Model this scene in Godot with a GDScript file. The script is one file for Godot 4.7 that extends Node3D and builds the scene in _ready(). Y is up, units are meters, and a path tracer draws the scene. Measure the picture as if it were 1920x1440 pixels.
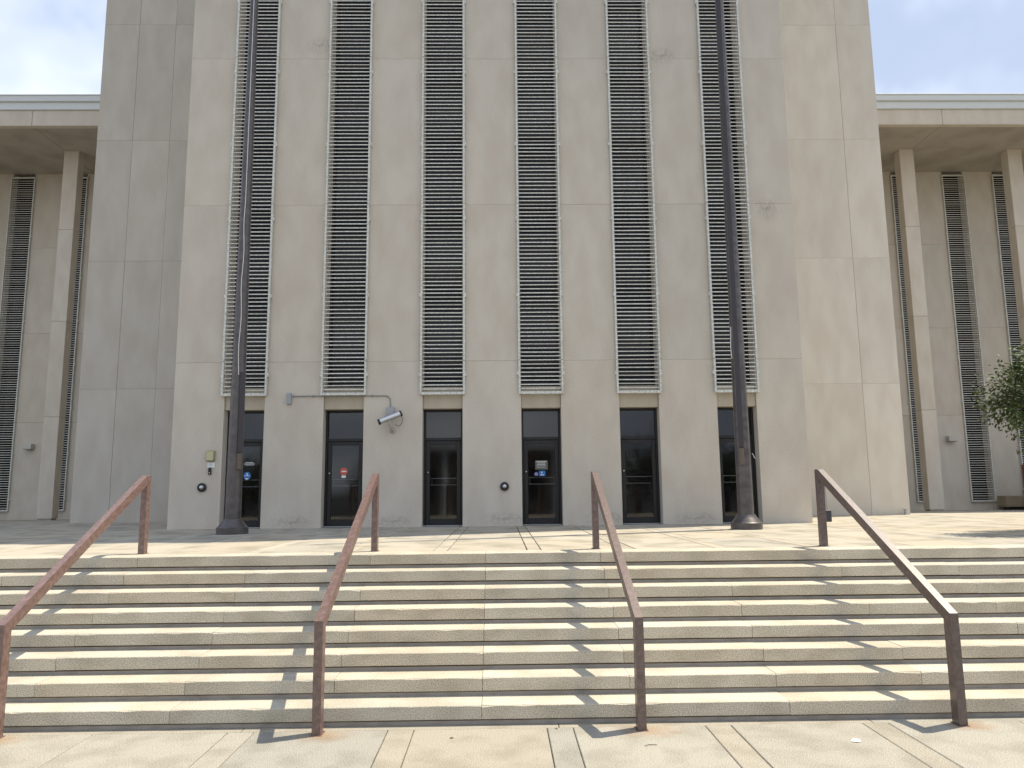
extends Node3D
# A concrete public building with louvred window slots above a flight of steps, photographed against the light.

const RISER := 0.1628
const TREAD := 0.3076
const NOSE := 6.7287            # z of the plaza's front edge
const LOW := -1.3024            # the lower pavement
const BAY0 := -5.3834           # centre of the leftmost window slot
const STEP := 2.0884            # spacing of the slots
const SLOT := 0.8451
const HEAD := 2.4645            # door head
const LEVELS := [0.0, 3.48, 6.969, 10.425, 13.9, 24.0]
const BACK := -3.977            # face of the tower behind the projecting bay
const WING := -13.2

var rng := RandomNumberGenerator.new()
var taken := {}
var building: Node3D

# ---------------------------------------------------------------- names and metas
func put(o: Node, called: String, parent: Node = null) -> Node:
	var p: Node = parent if parent else self
	var k := str(p.get_instance_id()) + called
	var n: int = taken.get(k, 0)
	taken[k] = n + 1
	o.name = called if n == 0 else "%s_%03d" % [called, n]
	p.add_child(o, true)
	return o

func tag(o: Node, label: String, category: String, group := "") -> void:
	o.set_meta("label", label)
	o.set_meta("category", category)
	if group:
		o.set_meta("group", group)

func thing(called: String, label: String, category: String, at := Vector3.ZERO, group := "") -> Node3D:
	var o := Node3D.new()
	o.position = at
	put(o, called)
	tag(o, label, category, group)
	return o

func holder(called: String, parent: Node, at := Vector3.ZERO) -> Node3D:
	var o := Node3D.new()
	o.position = at
	put(o, called, parent)
	return o

func obj(called: String, m: Mesh, mat: Material, parent: Node = null, at := Vector3.ZERO) -> MeshInstance3D:
	var o := MeshInstance3D.new()
	o.mesh = m
	o.material_override = mat
	o.position = at
	put(o, called, parent)
	return o

# ---------------------------------------------------------------- shapes
func start() -> SurfaceTool:
	var st := SurfaceTool.new()
	st.begin(Mesh.PRIMITIVE_TRIANGLES)
	return st

func tri(st: SurfaceTool, a: Vector3, b: Vector3, c: Vector3, out: Vector3) -> void:
	var n := (b - a).cross(c - a)
	if n.length() < 1e-12:
		return
	n = n.normalized()
	var flip := n.dot(out) > 0.0
	var o := n if flip else -n
	for v in ([a, c, b] if flip else [a, b, c]):
		st.set_normal(o)
		st.set_uv(Vector2.ZERO)
		st.add_vertex(v)

func face(st: SurfaceTool, pts: Array, out: Vector3) -> void:
	for i in range(1, pts.size() - 1):
		tri(st, pts[0], pts[i], pts[i + 1], out)

# a box between two corners with chamfered edges
func add_box(st: SurfaceTool, lo: Vector3, hi: Vector3, c := 0.0) -> void:
	var mid := (lo + hi) / 2.0
	var h := (hi - lo) / 2.0
	c = minf(c, minf(h.x, minf(h.y, h.z)) * 0.45)
	for ax in 3:
		var b := (ax + 1) % 3
		var d := (ax + 2) % 3
		for s in [-1.0, 1.0]:
			var q := []
			for k in [[-1, -1], [1, -1], [1, 1], [-1, 1]]:
				var v := Vector3.ZERO
				v[ax] = s * h[ax]
				v[b] = k[0] * (h[b] - c)
				v[d] = k[1] * (h[d] - c)
				q.append(mid + v)
			var o := Vector3.ZERO
			o[ax] = s
			face(st, q, o)
			if c > 0.0:
				for t in [-1.0, 1.0]:
					var e := []
					for k in [[0, -1], [0, 1], [1, 1], [1, -1]]:
						var v := Vector3.ZERO
						v[ax] = s * (h[ax] - (c if k[0] else 0.0))
						v[b] = t * (h[b] - (0.0 if k[0] else c))
						v[d] = k[1] * (h[d] - c)
						e.append(mid + v)
					var eo := Vector3.ZERO
					eo[ax] = s
					eo[b] = t
					face(st, e, eo)
	if c > 0.0:
		for sx in [-1.0, 1.0]:
			for sy in [-1.0, 1.0]:
				for sz in [-1.0, 1.0]:
					var s := Vector3(sx, sy, sz)
					face(st, [mid + s * Vector3(h.x, h.y - c, h.z - c), mid + s * Vector3(h.x - c, h.y, h.z - c), mid + s * Vector3(h.x - c, h.y - c, h.z)], s)

func box(lo: Vector3, hi: Vector3, c := 0.0) -> ArrayMesh:
	var st := start()
	add_box(st, lo, hi, c)
	return st.commit()

# a polygon in the z-y plane pushed from x0 to x1
func add_slice(st: SurfaceTool, poly: Array, x0: float, x1: float) -> void:
	var mid := Vector2.ZERO
	for p in poly:
		mid += p / poly.size()
	var a := []
	var b := []
	for p in poly:
		a.append(Vector3(x0, p.y, p.x))
		b.append(Vector3(x1, p.y, p.x))
	face(st, a, Vector3.LEFT)
	face(st, b, Vector3.RIGHT)
	for i in poly.size():
		var j := (i + 1) % poly.size()
		var e: Vector2 = poly[j] - poly[i]
		var n := Vector2(e.y, -e.x)
		if n.dot((poly[i] + poly[j]) / 2.0 - mid) < 0.0:
			n = -n
		face(st, [a[i], a[j], b[j], b[i]], Vector3(0, n.y, n.x))

# a round tube along points; smooth
func add_tube(st: SurfaceTool, pts: Array, radii: Array, sides := 10, caps := true) -> void:
	var rings := []
	var up := Vector3.UP
	for i in pts.size():
		var t: Vector3 = ((pts[mini(i + 1, pts.size() - 1)] as Vector3) - (pts[maxi(i - 1, 0)] as Vector3)).normalized()
		if absf(t.dot(up)) > 0.95:
			up = Vector3.RIGHT if absf(t.x) < 0.9 else Vector3.BACK
		var u := t.cross(up).normalized()
		var w := u.cross(t).normalized()
		up = w
		var ring := []
		for k in sides:
			var a := TAU * k / sides
			ring.append([pts[i] + (u * cos(a) + w * sin(a)) * radii[i], u * cos(a) + w * sin(a)])
		rings.append(ring)
	for i in pts.size() - 1:
		for k in sides:
			var j := (k + 1) % sides
			smooth(st, [rings[i][k], rings[i][j], rings[i + 1][j]])
			smooth(st, [rings[i][k], rings[i + 1][j], rings[i + 1][k]])
	if caps:
		for e in [0, pts.size() - 1]:
			var ring: Array = rings[e]
			var o: Vector3 = (pts[0] - pts[1]) if e == 0 else (pts[e] - pts[e - 1])
			var q := []
			for k in sides:
				q.append(ring[k][0])
			face(st, q, o)

func smooth(st: SurfaceTool, v: Array) -> void:
	var n: Vector3 = ((v[1][0] as Vector3) - (v[0][0] as Vector3)).cross((v[2][0] as Vector3) - (v[0][0] as Vector3))
	var order := [0, 2, 1] if n.dot(v[0][1] + v[1][1] + v[2][1]) > 0.0 else [0, 1, 2]
	for k in order:
		st.set_normal(v[k][1])
		st.set_uv(Vector2.ZERO)
		st.add_vertex(v[k][0])

# a turned shape: profile points (radius, height) round the y axis, flat facets when few sides
func add_lathe(st: SurfaceTool, prof: Array, sides: int, at := Vector3.ZERO, turn := 0.0, basis := Basis()) -> void:
	for i in prof.size() - 1:
		var p: Vector2 = prof[i]
		var q: Vector2 = prof[i + 1]
		for k in sides:
			var a := TAU * k / sides + turn
			var b := TAU * (k + 1) / sides + turn
			var f := func(r: Vector2, g: float) -> Vector3: return at + basis * Vector3(r.x * cos(g), r.y, r.x * sin(g))
			var d := q - p
			var m := (a + b) / 2.0
			var n2 := Vector2(d.y, -d.x)
			if sides <= 12:
				face(st, [f.call(p, a), f.call(p, b), f.call(q, b), f.call(q, a)], basis * Vector3(n2.x * cos(m), n2.y, n2.x * sin(m)))
			else:
				n2 = n2.normalized()
				var na := basis * Vector3(n2.x * cos(a), n2.y, n2.x * sin(a))
				var nb := basis * Vector3(n2.x * cos(b), n2.y, n2.x * sin(b))
				smooth(st, [[f.call(p, a), na], [f.call(p, b), nb], [f.call(q, b), nb]])
				smooth(st, [[f.call(p, a), na], [f.call(q, b), nb], [f.call(q, a), na]])

# ---------------------------------------------------------------- materials
func noise_tex(seed_: int, freq: float, oct: int, lo: float, hi: float, size := 512, kind := FastNoiseLite.TYPE_SIMPLEX_SMOOTH, from := 0.2, to := 0.8, tint := Color.WHITE) -> NoiseTexture2D:
	var n := FastNoiseLite.new()
	n.seed = seed_
	n.noise_type = kind
	n.frequency = freq
	n.fractal_type = FastNoiseLite.FRACTAL_FBM if oct > 1 else FastNoiseLite.FRACTAL_NONE
	n.fractal_octaves = oct
	var t := NoiseTexture2D.new()
	t.width = size
	t.height = size
	t.seamless = true
	t.noise = n
	var g := Gradient.new()
	g.offsets = PackedFloat32Array([from, to])
	g.colors = PackedColorArray([Color(lo * tint.r, lo * tint.g, lo * tint.b), Color(hi, hi, hi)])
	t.color_ramp = g
	return t

func lin(r: float, g: float, b: float) -> Color:
	return Color(r, g, b).linear_to_srgb()

var T := {}
var M := {}

func concrete(c: Color, grain: Texture2D, gscale: float, stain: Texture2D, sscale: Vector3, bump := 0.25, rough := 0.88, shift := 0.0) -> StandardMaterial3D:
	var m := StandardMaterial3D.new()
	m.albedo_color = c
	m.roughness = rough
	m.metallic_specular = 0.4
	m.albedo_texture = grain
	m.uv1_triplanar = true
	m.uv1_world_triplanar = true
	m.uv1_scale = Vector3.ONE * gscale
	m.uv1_offset = Vector3(shift, shift * 1.7, shift * 0.6)
	m.detail_enabled = true
	m.detail_albedo = stain
	m.detail_blend_mode = BaseMaterial3D.BLEND_MODE_MUL
	m.detail_uv_layer = BaseMaterial3D.DETAIL_UV_2
	m.uv2_triplanar = true
	m.uv2_world_triplanar = true
	m.uv2_scale = sscale
	m.uv2_offset = Vector3(shift * 2.3, shift, shift * 3.1)
	if bump > 0.0:
		m.heightmap_enabled = true
		m.heightmap_texture = T.relief
		m.heightmap_scale = bump
	return m

func plain(c: Color, rough := 0.6, metal := 0.0) -> StandardMaterial3D:
	var m := StandardMaterial3D.new()
	m.albedo_color = c
	m.roughness = rough
	m.metallic = metal
	return m

func worn(c: Color, tex: Texture2D, scale: float, rough: float, metal := 0.0) -> StandardMaterial3D:
	var m := plain(c, rough, metal)
	m.albedo_texture = tex
	m.uv1_triplanar = true
	m.uv1_world_triplanar = true
	m.uv1_scale = Vector3.ONE * scale
	return m

func materials() -> void:
	T.grain = noise_tex(3, 0.16, 3, 0.93, 1.0, 1024, FastNoiseLite.TYPE_SIMPLEX_SMOOTH, 0.22, 0.72)
	T.coarse = noise_tex(5, 0.13, 3, 0.77, 1.0, 1024, FastNoiseLite.TYPE_SIMPLEX_SMOOTH, 0.25, 0.62)
	T.relief = noise_tex(9, 0.12, 4, 0.0, 1.0, 1024, FastNoiseLite.TYPE_SIMPLEX_SMOOTH, 0.0, 1.0)
	T.stain = noise_tex(11, 0.006, 5, 0.93, 1.0, 1024, FastNoiseLite.TYPE_SIMPLEX_SMOOTH, 0.2, 0.6, Color(0.995, 0.99, 0.98))
	T.streak = noise_tex(13, 0.012, 6, 0.965, 1.0, 1024, FastNoiseLite.TYPE_SIMPLEX_SMOOTH, 0.2, 0.7, Color(1.0, 0.99, 0.985))
	T.ground = noise_tex(17, 0.008, 6, 0.89, 1.0, 1024, FastNoiseLite.TYPE_SIMPLEX_SMOOTH, 0.2, 0.55, Color(0.97, 0.98, 0.97))
	T.rust = noise_tex(19, 0.02, 5, 0.82, 1.0, 512, FastNoiseLite.TYPE_SIMPLEX_SMOOTH, 0.25, 0.75, Color(0.98, 0.95, 0.93))
	T.metal = noise_tex(21, 0.03, 4, 0.8, 1.0, 512)
	M.wall = []
	for k in 6:
		var v: float = [1.0, 0.98, 1.015, 0.99, 1.005, 0.97][k]
		var w: float = [0.0, 0.003, -0.002, 0.004, 0.0, -0.003][k]
		M.wall.append(concrete(lin(0.62 * v + w, 0.566 * v, 0.478 * v - w), T.grain, 0.22, T.streak, Vector3(0.13, 0.06, 0.13), 0.05, 0.9, k * 0.37))
	M.wall_lit = []  # right tower: wall concrete lightened, its brighter bounce light put into the colour
	M.wall_shaded = []  # left tower: same concrete darkened, its shade put into the colour
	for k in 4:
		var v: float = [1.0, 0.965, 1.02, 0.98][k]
		M.wall_lit.append(concrete(lin(0.68 * v, 0.63 * v, 0.54 * v), T.grain, 0.22, T.streak, Vector3(0.13, 0.05, 0.13), 0.05, 0.9, k * 0.43))
		M.wall_shaded.append(concrete(lin(0.55 * v, 0.512 * v, 0.445 * v), T.grain, 0.22, T.streak, Vector3(0.13, 0.05, 0.13), 0.05, 0.9, k * 0.47))
	M.core = concrete(lin(0.40, 0.375, 0.33), T.grain, 0.5, T.streak, Vector3(0.16, 0.035, 0.16), 0.0)
	M.spandrel = concrete(lin(0.50, 0.445, 0.345), T.grain, 0.5, T.streak, Vector3(0.3, 0.06, 0.3), 0.12)
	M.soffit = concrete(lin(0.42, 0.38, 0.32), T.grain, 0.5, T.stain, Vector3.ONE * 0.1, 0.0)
	M.step = []
	M.slab = []
	M.pave = []
	for k in 5:
		var v: float = [1.0, 0.955, 1.03, 0.98, 0.935][k]
		var w: float = [0.0, 0.008, -0.004, 0.012, -0.008][k]
		M.step.append(concrete(lin(0.62 * v + w, 0.565 * v, 0.455 * v - w), T.coarse, 0.55, T.stain, Vector3(0.22, 0.4, 0.22), 0.25, 0.92, k * 0.31))
		M.slab.append(concrete(lin(0.445 * v + w, 0.403 * v, 0.33 * v - w), T.grain, 0.7, T.ground, Vector3.ONE * 0.13, 0.3, 0.9, k * 0.29))
		M.pave.append(concrete(lin(0.41 * v + w, 0.385 * v, 0.325 * v - w), T.coarse, 0.6, T.stain, Vector3.ONE * 0.3, 0.4, 0.92, k * 0.41))
	M.joint = concrete(lin(0.10, 0.09, 0.075), T.grain, 0.6, T.ground, Vector3.ONE * 0.2, 0.0)
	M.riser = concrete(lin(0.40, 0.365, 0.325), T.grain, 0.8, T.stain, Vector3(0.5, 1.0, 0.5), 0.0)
	M.asphalt = concrete(lin(0.06, 0.06, 0.058), T.coarse, 0.8, T.ground, Vector3.ONE * 0.05, 0.0)
	M.louvre = worn(lin(0.74, 0.75, 0.68), T.metal, 1.0, 0.45)
	M.slats = []
	for k in 4:
		M.slats.append(worn(lin([0.90, 0.84, 0.76, 0.64][k], [0.89, 0.83, 0.74, 0.61][k], [0.82, 0.75, 0.66, 0.54][k]), T.metal, 1.3, 0.45))
	M.bronze = plain(lin(0.018, 0.017, 0.018), 0.42, 0.3)
	M.glass = plain(Color(0.03, 0.033, 0.038, 0.35), 0.04)
	M.glass.transparency = BaseMaterial3D.TRANSPARENCY_ALPHA
	M.dark_glass = plain(lin(0.012, 0.013, 0.015), 0.05)
	M.dark_glass.metallic_specular = 0.33
	M.pole = worn(lin(0.13, 0.116, 0.112), T.metal, 0.3, 0.36, 0.45)
	M.channel = plain(lin(0.045, 0.038, 0.042), 0.45, 0.2)
	M.rail = []
	for k in 4:
		var c: Color = [lin(0.19, 0.116, 0.099), lin(0.17, 0.103, 0.09), lin(0.14, 0.09, 0.081), lin(0.108, 0.072, 0.066)][k]
		M.rail.append(worn(c, T.rust, 1.4, 0.4))
		M.rail[k].metallic_specular = 0.8
	M.rope = plain(lin(0.7, 0.68, 0.64), 0.8)
	M.steel = plain(lin(0.55, 0.56, 0.58), 0.28, 0.9)
	M.grey = plain(lin(0.33, 0.34, 0.35), 0.5, 0.2)
	M.conduit = plain(lin(0.26, 0.26, 0.24), 0.5, 0.2)
	M.black = plain(lin(0.012, 0.012, 0.013), 0.35)
	M.white = plain(lin(0.78, 0.79, 0.78), 0.5)
	M.cream = plain(lin(0.52, 0.47, 0.27), 0.5)
	M.blue = plain(lin(0.02, 0.17, 0.48), 0.4)
	M.red = plain(lin(0.55, 0.10, 0.07), 0.4)
	M.violet = plain(lin(0.28, 0.22, 0.5), 0.4)
	M.trim = plain(lin(0.60, 0.62, 0.60), 0.5, 0.1)
	M.brick = worn(lin(0.24, 0.085, 0.06), T.rust, 2.0, 0.9)
	M.tan = concrete(lin(0.36, 0.30, 0.21), T.grain, 0.6, T.stain, Vector3.ONE * 0.3, 0.0)
	M.bark = worn(lin(0.16, 0.12, 0.09), T.rust, 2.0, 0.95)
	M.leaf = plain(lin(0.075, 0.115, 0.035), 0.68)
	M.leaf.cull_mode = BaseMaterial3D.CULL_DISABLED
	M.leaf.vertex_color_use_as_albedo = true
	M.leaf.albedo_color = Color.WHITE
	M.leaf.backlight_enabled = true
	M.leaf.backlight = Color(0.3, 0.32, 0.16)
	M.lobby = plain(lin(0.10, 0.09, 0.08), 0.6)
	M.stucco = concrete(lin(0.48, 0.40, 0.30), T.grain, 0.4, T.stain, Vector3.ONE * 0.1, 0.0)

# ---------------------------------------------------------------- camera, sky, sun
func surroundings() -> void:
	var cam := Camera3D.new()
	var a := deg_to_rad(8.0426)
	var b := deg_to_rad(0.9707)
	var c := deg_to_rad(0.5561)
	var fw := Vector3(sin(b) * cos(a), sin(a), -cos(b) * cos(a))
	var r0 := Vector3(cos(b), 0, sin(b))
	var u0 := r0.cross(fw)
	cam.transform = Transform3D(Basis(cos(c) * r0 - sin(c) * u0, cos(c) * u0 + sin(c) * r0, -fw), Vector3(0, 0.7368, 15.8395))
	cam.fov = rad_to_deg(2.0 * atan(720.0 / 1408.55))
	cam.far = 900.0
	put(cam, "camera")
	var we := WorldEnvironment.new()
	var env := Environment.new()
	env.background_mode = Environment.BG_SKY
	env.tonemap_mode = Environment.TONE_MAPPER_LINEAR
	env.tonemap_exposure = 1.62
	env.sdfgi_enabled = true
	env.ssao_enabled = true
	env.ssil_enabled = true
	var sm := ProceduralSkyMaterial.new()
	sm.sky_top_color = lin(0.31, 0.385, 0.54)
	sm.sky_horizon_color = lin(0.47, 0.53, 0.63)
	sm.sky_curve = 0.3
	sm.ground_bottom_color = lin(0.2, 0.19, 0.17)
	sm.ground_horizon_color = lin(0.4, 0.42, 0.44)
	sm.sun_angle_max = 1.0
	sm.sky_cover = ImageTexture.create_from_image(clouds())
	sm.sky_cover_modulate = lin(0.37, 0.35, 0.30)
	var sky := Sky.new()
	sky.sky_material = sm
	env.sky = sky
	we.environment = env
	put(we, "surroundings")
	var sun := DirectionalLight3D.new()
	sun.light_energy = 1.3
	sun.light_color = Color(1.0, 0.955, 0.87)
	sun.light_angular_distance = 0.5
	sun.shadow_enabled = true
	sun.look_at_from_position(Vector3(0.439, 1.0, -0.177) * 50.0, Vector3.ZERO)
	put(sun, "sun")

# broken cloud over the whole sky, the same in every direction
func clouds() -> Image:
	var n := FastNoiseLite.new()
	n.seed = 41
	n.noise_type = FastNoiseLite.TYPE_SIMPLEX_SMOOTH
	n.frequency = 1.1
	n.fractal_type = FastNoiseLite.FRACTAL_FBM
	n.fractal_octaves = 5
	n.domain_warp_enabled = true
	n.domain_warp_amplitude = 0.25
	n.domain_warp_frequency = 1.5
	var w := 768
	var h := 384
	var im := Image.create_empty(w, h, false, Image.FORMAT_RGBA8)
	for y in h:
		var up := (0.5 - (y + 0.5) / h) * PI
		for x in w:
			var d := 0.0
			if up > -0.02:
				var g := TAU * x / w
				var p := Vector3(cos(up) * cos(g), sin(up), cos(up) * sin(g))
				p = p / (0.35 + p.y) * 1.0
				d = smoothstep(-0.25, 0.45, n.get_noise_3dv(p))
			im.set_pixel(x, y, Color(1, 1, 1, d))
	return im

# ---------------------------------------------------------------- the setting
func ground() -> void:
	var g := obj("ground", box(Vector3(-300, LOW - 0.4, -300), Vector3(300, LOW - 0.03, 300)), M.asphalt)
	g.set_meta("kind", "structure")
	var p := obj("pavement", box(Vector3(-40, LOW - 0.3, 6.0), Vector3(40, LOW - 0.016, 24)), M.joint)
	p.set_meta("kind", "structure")
	# paving slabs: broad ones and narrow strips between them
	var rows := [8.985, 11.6, 14.2]
	for k in range(-6, 6):
		var x := 0.39 + 1.3745 * k
		for cut in [[x + 0.004, x + 0.222], [x + 0.229, x + 1.3705]]:
			for r in 2:
				var dy := rng.randf_range(-0.002, 0.002)
				obj("paving_slab", box(Vector3(cut[0], LOW - 0.1, rows[r] + 0.003), Vector3(cut[1], LOW + dy, rows[r + 1] - 0.003), 0.006), M.pave[rng.randi() % 5], p)
	for k in range(-3, 4):
		obj("edge_strip", box(Vector3(0.5 + 2.75 * k, LOW - 0.1, 8.70), Vector3(0.5 + 2.75 * (k + 1) - 0.006, LOW - 0.002, 8.982), 0.004), M.pave[rng.randi() % 5], p)
	for s in [[-40.0, -7.87], [8.64, 40.0]]:
		obj("paving_slab", box(Vector3(s[0], LOW - 0.1, 8.0), Vector3(s[1], LOW, 14.194), 0.006), M.pave[0], p)
	obj("paving_slab", box(Vector3(-40, LOW - 0.1, 14.2), Vector3(40, LOW, 23.9), 0.006), M.pave[1], p)
	# flight of steps
	var st := start()
	for i in 8:
		add_box(st, Vector3(-11.15 - i * 0.002, LOW - 0.25, 5.9 - i * 0.002), Vector3(10.75 + i * 0.002, -i * RISER - 0.131 - 0.0008 * (i % 3), NOSE + i * TREAD - 0.028), 0.0)
		add_box(st, Vector3(-11.13 - i * 0.002, LOW - 0.24, 5.91 - i * 0.002), Vector3(10.73 + i * 0.002, -i * RISER - 0.1205, NOSE + i * TREAD - 0.09), 0.0)
	var stairs := obj("stairs", st.commit(), M.riser)
	stairs.set_meta("kind", "structure")
	for i in 8:
		var z := NOSE + i * TREAD
		var skip := []
		if i == 0:
			skip = [-2, 2, -4, 4, -6, 6]
		elif i == 7:
			skip = [-1, 1, 3, -3, 5, -5]
		elif i == 2 or i == 4:
			skip = [3, -4]
		elif i == 1:
			skip = [2, -1]
		var last := -8
		for k in range(-7, 9):
			if k in skip:
				continue
			var x0 := -0.1764 + 1.3655 * last + 0.002
			var x1 := -0.1764 + 1.3655 * k - 0.002
			var dz := rng.randf_range(-0.003, 0.003)
			var back := z - TREAD - 0.055 if i else z - 0.38
			var m := obj("step_slab", nosed(x1 - x0, 0.119, z + dz - back), M.step[rng.randi() % 5], stairs, Vector3(x0, -i * RISER + rng.randf_range(-0.0015, 0.0015), z + dz))
			m.rotation.z = rng.randf_range(-0.0007, 0.0007)
			last = k
	# plaza
	var pl := obj("plaza", box(Vector3(-16, LOW - 0.2, BACK - 0.3), Vector3(16, -0.018, NOSE - 0.39)), M.joint)
	pl.set_meta("kind", "structure")
	var zs := [6.345, 4.42, 2.47, 0.52, -1.43, -3.5, -3.965]
	for k in range(-11, 11):
		var x := 0.33 + 1.17 * k
		for cut in [[x + 0.006, x + 0.170], [x + 0.181, x + 1.163]]:
			for r in 6:
				if absf((cut[0] + cut[1]) / 2.0) < 6.3 and zs[r] < 0.0:
					continue
				obj("paving_slab", box(Vector3(cut[0], -0.12, zs[r + 1] + 0.004), Vector3(cut[1], rng.randf_range(-0.002, 0.002), zs[r] - 0.004), 0.005), M.slab[rng.randi() % 5], pl)
	for s in [[-40.0, -12.55], [13.2, 40.0]]:
		obj("paving_slab", box(Vector3(s[0], LOW - 0.3, -3.96), Vector3(s[1], 0.001, 6.34), 0.005), M.slab[0], pl)
	# the paving behind falls a little towards the wings
	var q := start()
	for s in [[-40.0, -11.0], [10.6, 40.0]]:
		face(q, [Vector3(s[0], -0.003, -3.98), Vector3(s[1], -0.003, -3.98), Vector3(s[1], -0.2, WING - 0.2), Vector3(s[0], -0.2, WING - 0.2)], Vector3.UP)
	obj("sloping_paving", q.commit(), M.slab[2], pl)
	var sh := start()
	add_box(sh, Vector3(-40, LOW - 0.2, 5.0), Vector3(-11.2, -0.004, 9.3), 0.02)
	add_box(sh, Vector3(10.8, LOW - 0.2, 5.0), Vector3(40, -0.004, 9.3), 0.02)
	obj("retaining_edge", sh.commit(), M.slab[1], pl)
	for r in [[-1.57, 0.30], [1.195, 0.34], [3.955, 0.26], [-4.285, 0.28]]:
		rust_stain(p, Vector3(r[0] + 0.06, LOW + 0.0045, 9.12), r[1])

# a slab whose nosing edge is slightly rounded and chipped
func nosed(w: float, t: float, d: float) -> ArrayMesh:
	var st := start()
	var n := maxi(3, int(w / 0.12))
	var prof := [Vector2(-d, 0.0), Vector2(-0.007, 0.0), Vector2(-0.0022, -0.0018), Vector2(0.0, -0.006), Vector2(0.0, -t + 0.006), Vector2(-0.006, -t)]
	var cols := []
	for k in n + 1:
		var c := []
		var e := rng.randf_range(0.0, 0.0025) + (0.006 if rng.randf() < 0.07 else 0.0)
		if k == 0 or k == n:
			e += 0.004
		for j in prof.size():
			var p: Vector2 = prof[j]
			if j == 1:
				p.x -= e
			elif j == 2:
				p -= Vector2(e * 0.8, e * 0.8)
			elif j == 3:
				p.y -= e
			c.append(Vector3(w * k / n, p.y, p.x))
		cols.append(c)
	for k in n:
		for j in prof.size() - 1:
			var dp: Vector2 = prof[j + 1] - prof[j]
			face(st, [cols[k][j], cols[k + 1][j], cols[k + 1][j + 1], cols[k][j + 1]], Vector3(0, dp.x, -dp.y))
	for k in [0, n]:
		var e: Array = cols[k].duplicate()
		e.append(Vector3(e[0].x, -t, -d))
		face(st, e, Vector3.LEFT if k == 0 else Vector3.RIGHT)
	face(st, [Vector3(0, -t, -0.006), Vector3(w, -t, -0.006), Vector3(w, -t, -d), Vector3(0, -t, -d)], Vector3.DOWN)
	face(st, [Vector3(0, 0, -d), Vector3(w, 0, -d), Vector3(w, -t, -d), Vector3(0, -t, -d)], Vector3.FORWARD)
	return st.commit()

func rust_stain(parent: Node, at: Vector3, size: float) -> void:
	if not T.has("bleed"):
		var n := FastNoiseLite.new()
		n.seed = 77
		n.frequency = 0.03
		var im := Image.create_empty(128, 128, false, Image.FORMAT_RGBA8)
		for y in 128:
			for x in 128:
				var v := Vector2(x - 63.5, y - 63.5) / 64.0
				var d := v.length() + 0.35 * n.get_noise_2d(x, y)
				im.set_pixel(x, y, Color(0.72, 0.55, 0.38, 0.34 * pow(clampf(1.0 - d, 0.0, 1.0), 1.3)))
		T.bleed = ImageTexture.create_from_image(im)
		var m := StandardMaterial3D.new()
		m.albedo_texture = T.bleed
		m.transparency = BaseMaterial3D.TRANSPARENCY_ALPHA
		m.roughness = 0.95
		M.bleed = m
	var pm := PlaneMesh.new()
	pm.size = Vector2(size * 2.2, size * 1.4)
	obj("rust_stain", pm, M.bleed, parent, at)

# ---------------------------------------------------------------- the building
func wall_panel(lo: Vector3, hi: Vector3, parent: Node, mat: Material, c := 0.003) -> void:
	obj("wall_panel", box(lo, hi, c), mat, parent)

func pick_wall() -> Material:
	return M.wall[rng.randi() % 6]

func wall_stain(at: Vector3, w: float, h: float) -> void:
	if not M.has("smudge"):
		var n := FastNoiseLite.new()
		n.seed = 5
		n.frequency = 0.035
		n.fractal_octaves = 4
		var im := Image.create_empty(128, 128, false, Image.FORMAT_RGBA8)
		for y in 128:
			for x in 128:
				var v := Vector2(x - 63.5, y - 63.5) / 64.0
				var d := v.length()
				im.set_pixel(x, y, Color(0.22, 0.21, 0.20, 0.22 * clampf(1.0 - d, 0.0, 1.0) * clampf(0.5 + 1.3 * n.get_noise_2d(x * 2.2, y * 0.9), 0.0, 1.0)))
		var m := StandardMaterial3D.new()
		m.albedo_texture = ImageTexture.create_from_image(im)
		m.transparency = BaseMaterial3D.TRANSPARENCY_ALPHA
		m.roughness = 0.95
		M.smudge = m
	var pm := PlaneMesh.new()
	pm.size = Vector2(w, h)
	pm.orientation = PlaneMesh.FACE_Z
	obj("water_stain", pm, M.smudge, building, at)

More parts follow.
